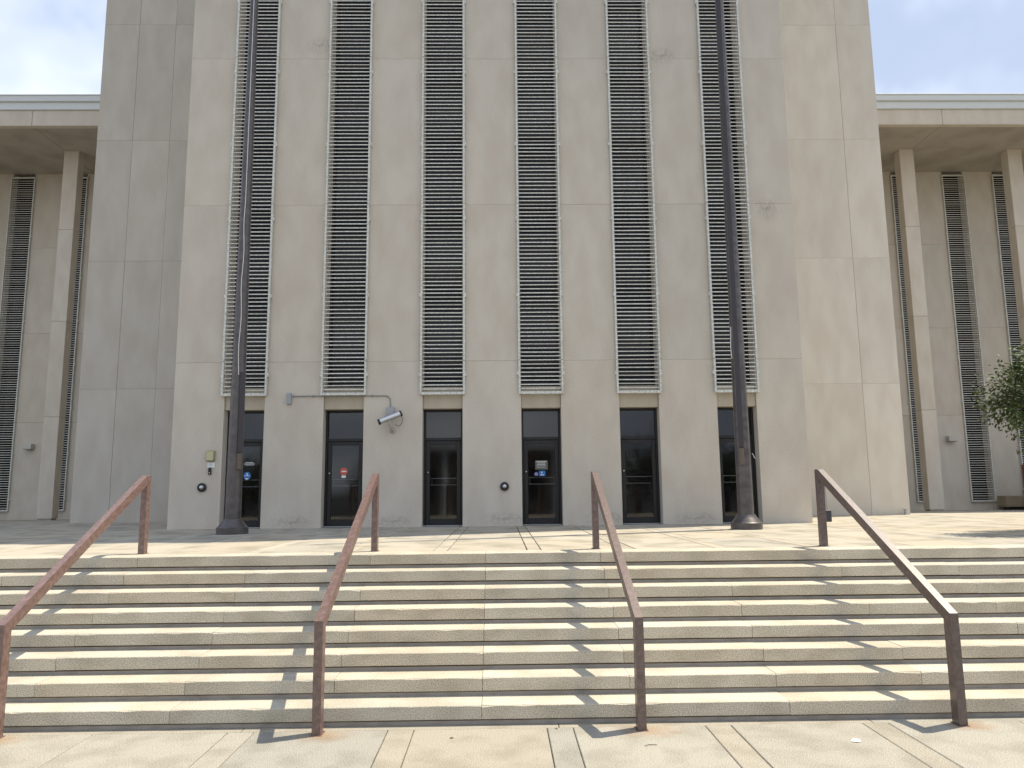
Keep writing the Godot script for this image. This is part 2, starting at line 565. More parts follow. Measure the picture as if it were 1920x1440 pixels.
func house() -> void:
	building = thing("concrete_building", "pale concrete public building with a tall slotted front bay and lower wings under deep eaves", "building")
	var st := start()
	# solid masses behind the panels and glass
	add_box(st, Vector3(-11.05, 0.0, -22.0), Vector3(10.72, 23.9, BACK - 0.3))
	add_box(st, Vector3(-6.8, 2.95, BACK - 0.29), Vector3(6.45, 23.88, -0.47))
	add_box(st, Vector3(-6.8, 0.0, BACK - 0.29), Vector3(-6.5, 2.94, -0.46))
	add_box(st, Vector3(6.15, 0.0, BACK - 0.29), Vector3(6.45, 2.94, -0.46))
	var core := obj("core", st.commit(), M.core, building)
	obj("lobby_floor", box(Vector3(-6.49, -0.10, BACK - 0.28), Vector3(6.14, 0.004, -0.30)), M.lobby, building)
	# piers between the slots
	var edges := [-6.868]
	for i in 6:
		edges.append(BAY0 + i * STEP - SLOT / 2.0)
		edges.append(BAY0 + i * STEP + SLOT / 2.0)
	edges.append(6.524)
	var wall := holder("front_wall", building)
	for k in 7:
		var x0: float = edges[2 * k]
		var x1: float = edges[2 * k + 1]
		var cs := start()
		add_box(cs, Vector3(x0 + 0.014, 0.0, -0.44), Vector3(x1 - 0.014, 23.95, -0.014))
		obj("joint_backing", cs.commit(), M.core, wall)
		for r in 5:
			wall_panel(Vector3(x0, LEVELS[r] + (0.0012 if r else -0.06), -0.45), Vector3(x1, LEVELS[r + 1] - 0.0012, rng.randf_range(-0.002, 0.002)), wall, pick_wall())
	# sides of the bay
	for s in [[-6.868, -6.82], [6.47, 6.524]]:
		for r in 5:
			wall_panel(Vector3(s[0] + 0.002, LEVELS[r] + 0.0012, BACK - 0.2), Vector3(s[1] - 0.002, LEVELS[r + 1] - 0.0012, -0.456), wall, pick_wall())
	# spandrels and window panes in the slots
	for i in 6:
		var x := BAY0 + i * STEP
		obj("spandrel", box(Vector3(x - SLOT / 2 + 0.003, HEAD, -0.455), Vector3(x + SLOT / 2 - 0.003, 2.93, -0.055), 0.008), M.spandrel, building)
		for r in 5:
			var y0: float = 2.935 if r == 0 else LEVELS[r]
			var y1: float = LEVELS[r + 1]
			var w := holder("window", building, Vector3(x, y0, -0.36))
			var h := y1 - y0
			var f := start()
			var hw := SLOT / 2 - 0.004
			add_box(f, Vector3(-hw, 0, -0.03), Vector3(-hw + 0.04, h - 0.003, 0.03), 0.004)
			add_box(f, Vector3(hw - 0.04, 0, -0.03), Vector3(hw, h - 0.003, 0.03), 0.004)
			add_box(f, Vector3(-hw + 0.041, 0, -0.03), Vector3(hw - 0.041, 0.06, 0.028), 0.004)
			add_box(f, Vector3(-hw + 0.041, h * 0.5, -0.03), Vector3(hw - 0.041, h * 0.5 + 0.05, 0.028), 0.004)
			obj("frame", f.commit(), M.bronze, w)
			obj("pane", box(Vector3(-hw + 0.02, 0.02, -0.012), Vector3(hw - 0.02, h - 0.01, 0.0)), M.dark_glass, w)
		door(i, x)
	for e in [[3.75, 10.5, 0.9, 0.5], [5.95, 6.85, 0.7, 0.6], [-4.0, 10.75, 0.7, 0.5], [0.1, 0.15, 1.2, 0.35], [-2.2, 0.12, 1.1, 0.3], [2.2, 0.13, 1.2, 0.36], [4.1, 0.12, 1.2, 0.34], [-4.3, 0.12, 1.2, 0.32]]:
		wall_stain(Vector3(e[0], e[1], 0.0045), e[2], e[3])
	# tower faces set back on either side
	var tower := holder("tower_wall", building)
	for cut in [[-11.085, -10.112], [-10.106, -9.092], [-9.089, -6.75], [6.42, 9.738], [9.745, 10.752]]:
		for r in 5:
			wall_panel(Vector3(cut[0], LEVELS[r] + (0.0012 if r else -0.06), BACK - 0.28), Vector3(cut[1], LEVELS[r + 1] - 0.0012, BACK + rng.randf_range(-0.002, 0.002)), tower, (M.wall_shaded if cut[0] < 0 else M.wall_lit)[rng.randi() % 4])
	for s in [[-11.083, -11.055], [10.725, 10.75]]:
		for r in 5:
			wall_panel(Vector3(s[0], LEVELS[r] + 0.0012, -21.9), Vector3(s[1], LEVELS[r + 1] - 0.0012, BACK - 0.285), tower, pick_wall(), 0.006)
	wing(-1.0)
	wing(1.0)

func wing(s: float) -> void:
	var inner := 11.09 if s < 0 else 10.76
	var w := holder("wing_wall", building)
	# slots of the wing, their centres
	var cx := []
	for k in 3:
		cx.append(-16.93 - STEP * k if s < 0 else 16.53 + STEP * k)
	var ed := [s * inner]
	for c in cx:
		ed.append(c - s * SLOT / 2)
		ed.append(c + s * SLOT / 2)
	ed.append(s * 40.0)
	for k in range(0, ed.size(), 2):
		var a: float = minf(ed[k], ed[k + 1])
		var b: float = maxf(ed[k], ed[k + 1])
		for r in 4:
			wall_panel(Vector3(a, LEVELS[r] + 0.0012 if r else -0.4, WING - 0.4), Vector3(b, (LEVELS[r + 1] if r < 3 else 13.56) - 0.004, WING + rng.randf_range(-0.002, 0.002)), w, pick_wall())
	obj("core", box(Vector3(minf(s * (inner + 0.01), s * 39.9), -0.4, -24), Vector3(maxf(s * (inner + 0.01), s * 39.9), 13.5, WING - 0.41)), M.core, building)
	for c in cx:
		wall_panel(Vector3(c - SLOT / 2 + 0.003, -0.4, WING - 0.39), Vector3(c + SLOT / 2 - 0.003, 0.16, WING - 0.03), w, pick_wall())
		var win := holder("window", building, Vector3(c, 0.0, WING - 0.3))
		var hw := SLOT / 2 - 0.004
		obj("pane", box(Vector3(-hw, -0.2, -0.02), Vector3(hw, 13.5, 0.0)), M.dark_glass, win)
		obj("frame", box(Vector3(-hw, -0.2, 0.002), Vector3(-hw + 0.05, 13.5, 0.04)), M.bronze, win)
	# eaves: roof slab, soffit panels, fascia and its metal trim
	var a := minf(s * (inner + 0.01), s * 39.8)
	var b := maxf(s * (inner + 0.01), s * 39.8)
	var roof := obj("roof", box(Vector3(a, 13.54, -24), Vector3(b, 14.5, -9.4)), M.core, building)
	var xs := [s * inner]
	for k in 6:
		xs.append(s * (15.85 if s > 0 else 16.25) + s * 4.1768 * k)
	for k in xs.size() - 1:
		var p: float = minf(xs[k], xs[k + 1]) + 0.006
		var q: float = maxf(xs[k], xs[k + 1]) - 0.006
		obj("soffit_panel", box(Vector3(p, 13.5, WING + 0.01), Vector3(q, 13.54, -9.32), 0.006), M.soffit, roof)
		obj("fascia_panel", box(Vector3(p, 13.48, -9.31), Vector3(q, 14.05, -9.1), 0.01), M.wall[k % 6], roof)
	for k in 3:
		var p := a + (b - a) * k / 3.0 + 0.002
		var q := a + (b - a) * (k + 1) / 3.0 - 0.002
		var t := start()
		add_box(t, Vector3(p, 14.052, -9.3), Vector3(q, 14.34, -9.075), 0.004)
		add_box(t, Vector3(p, 14.342, -9.3), Vector3(q, 14.60, -9.03), 0.004)
		add_box(t, Vector3(p, 14.058, -9.074), Vector3(q, 14.085, -9.045), 0.004)
		add_box(t, Vector3(p, 14.35, -9.029), Vector3(q, 14.377, -9.0), 0.004)
		add_box(t, Vector3(p, 14.572, -9.029), Vector3(q, 14.60, -9.0), 0.004)
		obj("roof_trim", t.commit(), M.trim, roof)
	# free-standing columns under the eaves
	for k in 4:
		var x := 15.335 + 4.1768 * k if s > 0 else -16.25 - 4.1768 * k
		var col := holder("column", building, Vector3(x, 0, -11.1))
		obj("foot", box(Vector3(0.04, -0.3, -0.36), Vector3(0.5, -0.1, -0.04)), M.core, col)
		for r in 4:
			obj("shaft", box(Vector3(0, LEVELS[r] + 0.003 if r else -0.1, -0.4), Vector3(0.545, (LEVELS[r + 1] if r < 3 else 13.505) - 0.003, 0.0), 0.012), M.wall[(k + r) % 6], col)

func disc(r: float, sx := 1.0) -> ArrayMesh:
	var st := start()
	var q := []
	for k in 24:
		q.append(Vector3(r * sx * cos(TAU * k / 24), r * sin(TAU * k / 24), 0))
	face(st, q, Vector3.BACK)
	return st.commit()

func door(i: int, x: float) -> void:
	var d := holder("door", building, Vector3(x, 0.0, -0.25))
	var hw := SLOT / 2 - 0.003
	var f := start()
	add_box(f, Vector3(-hw, 0.004, -0.1), Vector3(-hw + 0.045, HEAD - 0.003, 0.0), 0.004)
	add_box(f, Vector3(hw - 0.045, 0.004, -0.1), Vector3(hw, HEAD - 0.003, 0.0), 0.004)
	add_box(f, Vector3(-hw + 0.046, HEAD - 0.045, -0.1), Vector3(hw - 0.046, HEAD - 0.003, -0.002), 0.004)
	add_box(f, Vector3(-hw + 0.046, 1.80, -0.1), Vector3(hw - 0.046, 1.86, -0.002), 0.004)
	obj("frame", f.commit(), M.bronze, d)
	obj("threshold", box(Vector3(-hw + 0.002, 0.004, -0.12), Vector3(hw - 0.002, 0.022, 0.1), 0.005), M.grey, d)
	var lo := -hw + 0.05
	var hi := hw - 0.05
	var l := start()
	add_box(l, Vector3(lo, 0.026, -0.07), Vector3(lo + 0.085, 1.795, -0.02), 0.004)
	add_box(l, Vector3(hi - 0.085, 0.026, -0.07), Vector3(hi, 1.795, -0.02), 0.004)
	add_box(l, Vector3(lo + 0.086, 1.715, -0.07), Vector3(hi - 0.086, 1.795, -0.022), 0.004)
	add_box(l, Vector3(lo + 0.086, 0.026, -0.07), Vector3(hi - 0.086, 0.15, -0.022), 0.004)
	obj("leaf", l.commit(), M.bronze, d)
	obj("pane", box(Vector3(lo + 0.08, 0.14, -0.049), Vector3(hi - 0.08, 1.72, -0.041)), M.glass, d)
	obj("transom_pane", box(Vector3(-hw + 0.04, 1.85, -0.054), Vector3(hw - 0.04, HEAD - 0.04, -0.046)), M.glass, d)
	var bar := start()
	for y in [0.86, 1.0]:
		add_tube(bar, [Vector3(lo + 0.03, y, -0.13), Vector3(hi - 0.03, y, -0.13)], [0.012, 0.012], 8)
	add_tube(bar, [Vector3(lo + 0.12, 0.86, -0.13), Vector3(lo + 0.12, 1.0, -0.13)], [0.01, 0.01], 8)
	obj("push_bar", bar.commit(), M.steel, d)
	if i > 0 and i < 5:
		var k := start()
		add_lathe(k, [Vector2(0.0, 0.02), Vector2(0.012, 0.018), Vector2(0.02, 0.008), Vector2(0.022, 0.0)], 16, Vector3.ZERO, 0.0, Basis(Vector3.RIGHT, PI / 2))
		obj("lock", k.commit(), M.steel, d, Vector3(lo + 0.045, 1.125, -0.019))
	var zf := -0.038
	if i == 0:
		label_lines(d, Vector3(0.06, 1.37, zf), [[0.16, 0.016], [0.21, 0.018], [0.15, 0.006]])
		var o := obj("blue_sticker", disc(0.085, 0.9), M.blue, d, Vector3(0.02, 1.09, zf))
		o.set_meta("label", "round blue sticker with a white figure")
		var s := start()
		add_box(s, Vector3(-0.012, 0.02, 0.001), Vector3(0.014, 0.055, 0.003))
		add_box(s, Vector3(-0.055, -0.004, 0.001), Vector3(0.05, 0.008, 0.003))
		add_box(s, Vector3(-0.035, -0.075, 0.001), Vector3(0.025, -0.05, 0.003))
		obj("sticker_figure", s.commit(), M.white, d, Vector3(0.02, 1.09, zf))
	elif i == 1:
		var o := obj("no_entry_sticker", disc(0.082), M.red, d, Vector3(-0.025, 1.165, zf))
		o.set_meta("label", "round red no entry sticker with a white bar")
		obj("sticker_bar", box(Vector3(-0.05, -0.012, 0.001), Vector3(0.05, 0.014, 0.003)), M.white, d, Vector3(-0.025, 1.165, zf))
		obj("small_notice", box(Vector3(-0.045, -0.025, 0), Vector3(0.045, 0.025, 0.002)), M.white, d, Vector3(-0.025, 1.055, zf))
	elif i == 3:
		var o := obj("paper_notice", box(Vector3(-0.13, -0.1, 0), Vector3(0.14, 0.09, 0.002)), plain(lin(0.12, 0.12, 0.095), 0.5), d, Vector3(0.0, 1.265, zf))
		o.set_meta("label", "grey notice with rows of small white lettering")
		label_lines(d, Vector3(0.0, 1.34, zf + 0.003), [[0.23, 0.015], [0.17, 0.012], [0.17, 0.013], [0.2, 0.006], [0.18, 0.007]])
		obj("blue_sticker", box(Vector3(-0.065, -0.055, 0), Vector3(0.075, 0.055, 0.002), 0.0), M.blue, d, Vector3(0.01, 1.085, zf))
		var s := start()
		add_box(s, Vector3(-0.008, 0.0, 0.003), Vector3(0.012, 0.038, 0.004))
		add_box(s, Vector3(-0.03, -0.04, 0.003), Vector3(0.045, -0.026, 0.004))
		obj("sticker_figure", s.commit(), M.white, d, Vector3(0.01, 1.085, zf))
		obj("violet_sticker", disc(0.04), M.violet, d, Vector3(-0.11, 1.072, zf))

# rows of small lettering too fine to read
func label_lines(parent: Node, at: Vector3, rows: Array) -> void:
	var st := start()
	var y := 0.0
	for r in rows:
		var x: float = -r[0] / 2
		while x < r[0] / 2:
			var w := rng.randf_range(0.012, 0.03)
			add_box(st, Vector3(x, y - r[1] / 2, 0), Vector3(minf(x + w, r[0] / 2 + 0.01), y + r[1] / 2, 0.001))
			x += w + 0.007
		y -= 0.031
	obj("lettering", st.commit(), M.white, parent, at)

# ---------------------------------------------------------------- louvre screens
func louvre(at: Vector3, w: float, bottom: float, levels: Array, pitch: float, stuff_from: float, label: String, group: String) -> void:
	var t := thing("louvre_screen", label, "louvre screen", at, group)
	var hw := w / 2
	var y0 := bottom
	for k in levels.size():
		var y1: float = levels[k]
		var dx := rng.randf_range(-0.002, 0.002)
		for s in [-1.0, 1.0]:
			obj("side_frame", box(Vector3(minf(s * hw, s * (hw - 0.042)) + dx, y0 + 0.006, 0.02), Vector3(maxf(s * hw, s * (hw - 0.042)) + dx, y1 - 0.006, 0.085), 0.004), M.louvre, t)
		y0 = y1
	obj("bottom_rail", box(Vector3(-hw + 0.043, bottom + 0.006, 0.022), Vector3(hw - 0.043, bottom + 0.064, 0.083), 0.004), M.louvre, t)
	var top: float = levels[-1]
	obj("top_rail", box(Vector3(-hw + 0.043, top - 0.066, 0.022), Vector3(hw - 0.043, top - 0.006, 0.083), 0.004), M.louvre, t)
	var b := bottom + 0.45
	var clip := box(Vector3(-0.022, -0.04, -0.03), Vector3(0.022, 0.04, 0.05), 0.004)
	while b < minf(top, 14.0):
		for s in [-1.0, 1.0]:
			obj("bracket", clip, M.louvre, t, Vector3(s * (hw + 0.004), b, 0.026))
		b += 1.72
	var slat := box(Vector3(-hw + 0.036, -0.0105, -0.006), Vector3(hw - 0.036, 0.0105, 0.006), 0.003)
	var y := bottom + 0.064 + pitch * 0.75
	var rest := start()
	var any := false
	while y < top - 0.1:
		if y < stuff_from:
			var o := obj("slat", slat, M.slats[[0, 0, 1, 1, 2, 3][rng.randi() % 6]], t, Vector3(0, y + rng.randf_range(-0.003, 0.003), 0.05))
			o.rotation = Vector3(rng.randf_range(-0.12, 0.12), 0, rng.randf_range(-0.003, 0.003))
		else:
			add_box(rest, Vector3(-hw + 0.036, y - 0.0105, 0.044), Vector3(hw - 0.036, y + 0.0105, 0.056))
			any = true
		y += pitch
	if any:
		var o := obj("upper_slats", rest.commit(), M.slats[1], t)
		o.set_meta("kind", "stuff")

func louvres() -> void:
	var where := ["behind the left flagpole", "over the door with the red no entry sticker", "over the plain door right of the security camera", "over the door with the grey notice", "over the unmarked door left of the right flagpole", "behind the right flagpole"]
	for i in 6:
		louvre(Vector3(BAY0 + i * STEP, 0, 0), 0.956, 2.745, [3.48, 6.969, 10.425, 13.9, 23.0], 0.0868, 13.9, "tall cream metal louvre screen " + where[i], "louvre screens on the tower front")
	var lw := ["partly hidden narrow louvre screen between the left wing column and the tower", "full louvre screen on the left wing, left of its wall light", "louvre screen at the far outer left of the left wing"]
	var rw := ["sliver of louvre screen between the tower and the right wing's first column", "full louvre screen right of the right wing's wall light, behind the tree branch", "louvre screen beside the second right wing column, above the red brick planter"]
	for k in 3:
		louvre(Vector3(-16.93 - STEP * k, 0, WING), 0.95, 0.12, [3.48, 6.969, 10.425, 13.36], 0.0905, 99.0 if k < 2 else 0.0, lw[k], "louvre screens on the wings")
		louvre(Vector3(16.53 + STEP * k, 0, WING), 0.95, 0.12, [3.48, 6.969, 10.425, 13.36], 0.0905, 99.0, rw[k], "louvre screens on the wings")

# ---------------------------------------------------------------- handrails, poles and fittings
func handrail(x: float, mat: Material, label: String, turn := 0.0) -> void:
	var t := thing("handrail", label, "handrail", Vector3(x, LOW, 9.07), "brown steel handrails on the steps")
	t.rotation.y = turn
	var zu := 6.25 - 9.07
	var hw := 0.037
	var d := 0.055
	var top := 0.962 - LOW
	var low := -0.365 - LOW
	var run := Vector2(d, low) - Vector2(zu + d, top)
	var dir := run.normalized()
	var nrm := Vector2(dir.y, -dir.x)
	if nrm.y > 0:
		nrm = -nrm
	var off := nrm * 0.105
	# line under the rail
	var base := Vector2(zu + d, top) + off
	var under := func(z: float) -> float: return base.y + (z - base.x) * dir.y / dir.x
	var s := start()
	add_slice(s, [Vector2(d, 0.0), Vector2(d, low), Vector2(-d, under.call(-d)), Vector2(-d, 0.0)], -hw, hw)
	obj("lower_post", s.commit(), mat, t)
	s = start()
	var uz: float = zu + d
	add_slice(s, [Vector2(d - 0.0005, low - 0.0006), Vector2(uz, top), Vector2(uz, under.call(uz)), Vector2(-d, under.call(-d) + 0.001)], -hw + 0.0006, hw - 0.0006)
	obj("sloping_rail", s.commit(), mat, t)
	s = start()
	add_box(s, Vector3(-hw, -LOW, zu - d), Vector3(hw, top, zu + d), 0.003)
	obj("upper_post", s.commit(), mat, t)
	s = start()
	add_box(s, Vector3(-hw - 0.002, top - 0.112, zu - d - 0.002), Vector3(hw + 0.002, top - 0.107, zu + d + 0.0005), 0.0)
	add_box(s, Vector3(-hw - 0.014, 0.0, -d - 0.014), Vector3(hw + 0.014, 0.006, d + 0.014), 0.002)
	add_box(s, Vector3(-hw - 0.014, -LOW + 0.0, zu - d - 0.014), Vector3(hw + 0.014, -LOW + 0.006, zu + d + 0.014), 0.002)
	obj("weld", s.commit(), mat, t)

func flagpole(x: float, z: float, side: float, label: String) -> void:
	var t := thing("flagpole", label, "flagpole", Vector3(x, 0, z), "flagpoles on the plaza")
	var s := start()
	add_lathe(s, [Vector2(0.27, 0.0), Vector2(0.28, 0.008), Vector2(0.28, 0.115), Vector2(0.26, 0.128), Vector2(0.19, 0.215), Vector2(0.168, 0.25), Vector2(0.165, 0.262), Vector2(0.14, 0.265)], 28)
	obj("base_collar", s.commit(), M.pole, t)
	s = start()
	var prof := []
	for k in 17:
		var y := 0.2 + k * 1.0
		prof.append(Vector2(0.144 - 0.0063 * y, y))
	prof.append(Vector2(0.0, 16.25))
	add_lathe(s, prof, 28)
	obj("pole", s.commit(), M.pole, t)
	# halyard, its cover channel and the cleat box
	var at := func(y: float, out: float) -> Vector3:
		var r := 0.144 - 0.0063 * y + out
		var g := 0.8 if side > 0 else 2.0
		if out > 0.015:
			g = 1.3 if side > 0 else 2.2
		return Vector3(cos(g) * r, y, sin(g) * r)
	var cy0 := 1.47
	var cy1 := 2.95 if side > 0 else 11.6
	s = start()
	var turn := Basis(Vector3.UP, (PI / 2 - 0.8) if side > 0 else (PI / 2 - 2.0))
	var a: Vector3 = at.call(cy0, 0.0)
	var b: Vector3 = at.call(cy1, 0.0)
	for e in [[a, b, 0.042, 0.055]]:
		var q := []
		for p in [e[0], e[1]]:
			for k in [[-1, -0.03], [1, -0.03], [1, 1], [-1, 1]]:
				q.append((p as Vector3) + turn * Vector3(k[0] * e[2], 0, e[3] * (k[1] if k[1] > 0 else -0.5)))
		var mid: Vector3 = (e[0] + e[1]) / 2
		for fc in [[0, 1, 2, 3], [4, 5, 6, 7], [0, 1, 5, 4], [1, 2, 6, 5], [2, 3, 7, 6], [3, 0, 4, 7]]:
			var pts := []
			var cen := Vector3.ZERO
			for k in fc:
				pts.append(q[k])
				cen += q[k] / 4
			face(s, pts, cen - mid if fc.size() else Vector3.UP)
	obj("halyard_cover", s.commit(), M.channel, t)
	var cb := obj("cleat_box", box(Vector3(-0.038, -0.15, -0.03), Vector3(0.038, 0.15, 0.07), 0.012), worn(lin(0.15, 0.115, 0.085), T.metal, 2.0, 0.5), t, at.call(1.30, 0.0))
	cb.basis = turn
	s = start()
	var pts := []
	var rr := []
	var y := (2.9 if side > 0 else 3.1)
	var top := 15.9 if side > 0 else 3.9
	while y < top:
		var p: Vector3 = at.call(y, 0.02)
		if side > 0 and y < 6.2:
			p += Vector3(0.012 * sin(y * 5.1), 0, 0.006)
		elif side < 0:
			p += Vector3(-0.075 + 0.01 * sin(y * 9.0), 0, 0.03)
		pts.append(p)
		rr.append(0.0065)
		y += 0.2
	add_tube(s, pts, rr, 6)
	obj("halyard", s.commit(), M.rope, t)
	if side < 0:
		s = start()
		add_tube(s, [Vector3(0.16, 1.36, 0.02), Vector3(0.185, 1.33, 0.03), Vector3(0.2, 1.28, 0.03), Vector3(0.215, 1.27, 0.03)], [0.006, 0.006, 0.006, 0.005], 6)
		obj("cleat", s.commit(), M.rope, t)

func round_light(at: Vector3, label: String) -> void:
	var t := thing("wall_light", label, "wall light", at, "round wall lights")
	var turn := Basis(Vector3.RIGHT, PI / 2)
	var s := start()
	add_lathe(s, [Vector2(0.092, 0.0), Vector2(0.092, 0.03), Vector2(0.082, 0.042), Vector2(0.055, 0.045), Vector2(0.05, 0.02)], 32, Vector3.ZERO, 0.0, turn)
	obj("ring", s.commit(), M.black, t)
	s = start()
	add_lathe(s, [Vector2(0.05, 0.018), Vector2(0.047, 0.045), Vector2(0.036, 0.062), Vector2(0.018, 0.071), Vector2(0.0, 0.073)], 32, Vector3.ZERO, 0.0, turn)
	obj("lens", s.commit(), M.steel, t)

func fittings() -> void:
	round_light(Vector3(-6.185, 0.854, 0.004), "round black wall light with silver lens below the intercom at the left")
	round_light(Vector3(0.092, 0.816, 0.004), "round black wall light with silver lens left of the door with the grey notice")
	for e in [[-17.93, "small pale box light on the left wing wall"], [17.55, "small pale box light on the right wing wall beside the column"]]:
		var t := thing("wing_light", e[1], "wall light", Vector3(e[0], 2.55, WING + 0.004), "box lights on the wing walls")
		var s := start()
		add_slice(s, [Vector2(0, 0.1), Vector2(0.2, 0.1), Vector2(0.24, 0.06), Vector2(0.24, -0.09), Vector2(0, -0.09)], -0.165, 0.165)
		obj("housing", s.commit(), plain(lin(0.50, 0.47, 0.42), 0.6), t)
		obj("lens", box(Vector3(-0.14, -0.115, 0.02), Vector3(0.14, -0.091, 0.21), 0.004), M.grey, t)
	# key cabinet, sign and intercom
	var kb := thing("key_cabinet", "small cream metal cabinet on the left pier above the white sign", "cabinet", Vector3(-6.028, 1.503, 0.004))
	obj("case", box(Vector3(-0.085, -0.108, 0.0), Vector3(0.085, 0.108, 0.06), 0.006), plain(lin(0.30, 0.27, 0.15), 0.5), kb)
	obj("lid", box(Vector3(-0.07, -0.095, 0.061), Vector3(0.07, 0.095, 0.075), 0.006), M.cream, kb)
	var sg := thing("white_sign", "small white plate with grey lettering under the cream cabinet", "sign", Vector3(-6.02, 1.315, 0.004))
	obj("plate", box(Vector3(-0.075, -0.052, 0.0), Vector3(0.075, 0.052, 0.008), 0.002), M.white, sg)
	var s := start()
	for k in 3:
		add_box(s, Vector3(-0.045, 0.022 - k * 0.022, 0.0081), Vector3([0.02, 0.035, 0.025][k], 0.031 - k * 0.022, 0.0095))
	obj("lettering", s.commit(), M.grey, sg)
	var ic := thing("intercom", "narrow black intercom with a white button under the white sign", "intercom", Vector3(-6.036, 1.19, 0.004))
	obj("body", box(Vector3(-0.03, -0.075, 0.0), Vector3(0.03, 0.07, 0.035), 0.008), M.black, ic)
	s = start()
	add_lathe(s, [Vector2(0.011, 0.0), Vector2(0.009, 0.008), Vector2(0.0, 0.01)], 14, Vector3.ZERO, 0, Basis(Vector3.RIGHT, PI / 2))
	obj("button", s.commit(), M.white, ic, Vector3(0, -0.038, 0.035))
	obj("handset", box(Vector3(-0.018, -0.01, 0.035), Vector3(0.018, 0.055, 0.047), 0.006), M.black, ic)
	# conduit with its boxes
	var cd := thing("conduit", "thin grey conduit from a small box along the wall to the security camera", "conduit", Vector3(-4.437, 2.69, 0.004))
	obj("pull_box", box(Vector3(-0.05, -0.115, 0.0), Vector3(0.05, 0.115, 0.07), 0.006), M.grey, cd)
	s = start()
	var pts := [Vector3(0.05, 0.055, 0.018), Vector3(1.0, 0.053, 0.018), Vector3(1.98, 0.052, 0.018)]
	for k in 7:
		var g := PI / 2 * k / 6
		pts.append(Vector3(2.02 + 0.11 * sin(g), 0.052 - 0.11 * (1.0 - cos(g)), 0.018))
	pts.append(Vector3(2.13, -0.2, 0.018))
	var rr := []
	for p in pts:
		rr.append(0.012)
	add_tube(s, pts, rr, 8)
	obj("pipe", s.commit(), M.conduit, cd)
	for x in [0.5, 1.75]:
		obj("clip", box(Vector3(-0.012, -0.024, 0), Vector3(0.012, 0.024, 0.034), 0.003), M.conduit, cd, Vector3(x, 0.053, 0))
	obj("junction_box", box(Vector3(-0.08, -0.11, 0.0), Vector3(0.08, 0.09, 0.08), 0.008), M.grey, cd, Vector3(2.14, -0.29, 0))
	# security camera
	var cc := thing("security_camera", "silver cylindrical security camera tilted on a wall bracket over the pier", "security camera", Vector3(-2.257, 2.0, 0.004))
	s = start()
	add_lathe(s, [Vector2(0.065, 0.0), Vector2(0.065, 0.018), Vector2(0.04, 0.03), Vector2(0.034, 0.06)], 20, Vector3.ZERO, 0, Basis(Vector3.RIGHT, PI / 2))
	add_tube(s, [Vector3(0, 0.0, 0.05), Vector3(0, 0.04, 0.13), Vector3(-0.03, 0.12, 0.2), Vector3(-0.045, 0.19, 0.22)], [0.034, 0.034, 0.03, 0.026], 12)
	obj("bracket", s.commit(), plain(lin(0.42, 0.39, 0.34), 0.5), cc)
	var ax := Vector3(-0.49, -0.21, 0.12).normalized()
	var bx := Vector3.UP.cross(ax).normalized()
	var turn := Basis(bx, ax, bx.cross(ax))
	s = start()
	add_lathe(s, [Vector2(0.0, -0.27), Vector2(0.056, -0.27), Vector2(0.060, -0.26), Vector2(0.060, 0.24), Vector2(0.056, 0.25), Vector2(0.052, 0.25), Vector2(0.05, 0.215), Vector2(0.0, 0.21)], 24, Vector3(-0.03, 0.252, 0.22), 0, turn)
	obj("housing", s.commit(), M.steel, cc)
	s = start()
	for e in [-0.265, 0.215]:
		add_lathe(s, [Vector2(0.0601, e), Vector2(0.0635, e + 0.004), Vector2(0.0635, e + 0.035), Vector2(0.0601, e + 0.04)], 24, Vector3(-0.03, 0.252, 0.22), 0, turn)
	obj("end_band", s.commit(), M.black, cc)
	s = start()
	var cp := []
	var cr := []
	for k in 13:
		var g := -0.55 + 3.6 * k / 12.0
		cp.append(Vector3(0.135 + 0.085 * sin(g + 0.9), 0.215 + 0.125 * cos(g + 0.9), 0.14 - 0.004 * k))
		cr.append(0.006)
	add_tube(s, cp, cr, 6)
	obj("cable", s.commit(), M.black, cc)
	# flagpoles and handrails
	flagpole(-4.87, 1.88, 1.0, "left bronze flagpole on a flared round base before the leftmost door")
	flagpole(4.45, 2.1, -1.0, "right bronze flagpole on a flared round base before the rightmost door")
	handrail(-4.285, M.rail[0], "outermost left handrail, faded reddish steel cut by the photo's left edge", 0.055)
	handrail(-1.57, M.rail[1], "faded reddish steel handrail, second from the left, pointing at the red no entry sticker")
	handrail(1.195, M.rail[2], "brown steel handrail, third from the left, before the dark unmarked door")
	handrail(3.955, M.rail[3], "dark brown steel handrail at the right with a small box hung on its upper post", -0.04)
	var hb := thing("hanging_box", "small dark box hung by a strap on the right handrail's upper post", "box", Vector3(4.15, 0.30, 6.21))
	obj("body", box(Vector3(-0.04, 0.0, -0.03), Vector3(0.052, 0.15, 0.03), 0.006), plain(lin(0.045, 0.045, 0.05), 0.5), hb)
	s = start()
	add_tube(s, [Vector3(0.012, 0.14, 0.0), Vector3(0.006, 0.3, 0.0), Vector3(-0.002, 0.46, 0.0), Vector3(-0.035, 0.50, 0.0)], [0.004, 0.004, 0.004, 0.004], 6)
	obj("strap", s.commit(), M.conduit, hb)
	obj("hook", box(Vector3(-0.04, 0.49, -0.012), Vector3(0.01, 0.505, 0.012), 0.002), M.white, hb)
	var pp := thing("pipe_stub", "short grey pipe stub at the foot of the tower's right corner", "pipe", Vector3(10.56, 0.0, -3.86))
	s = start()
	add_lathe(s, [Vector2(0.035, 0.0), Vector2(0.035, 0.13), Vector2(0.042, 0.131), Vector2(0.042, 0.16), Vector2(0.0, 0.165)], 16)
	obj("pipe", s.commit(), M.grey, pp)
	# bench and brick planter at the right edge
	var bn := thing("stone_bench", "low tan stone block with a dark slot under it at the right edge", "bench", Vector3(19.08, -0.19, -12.55))
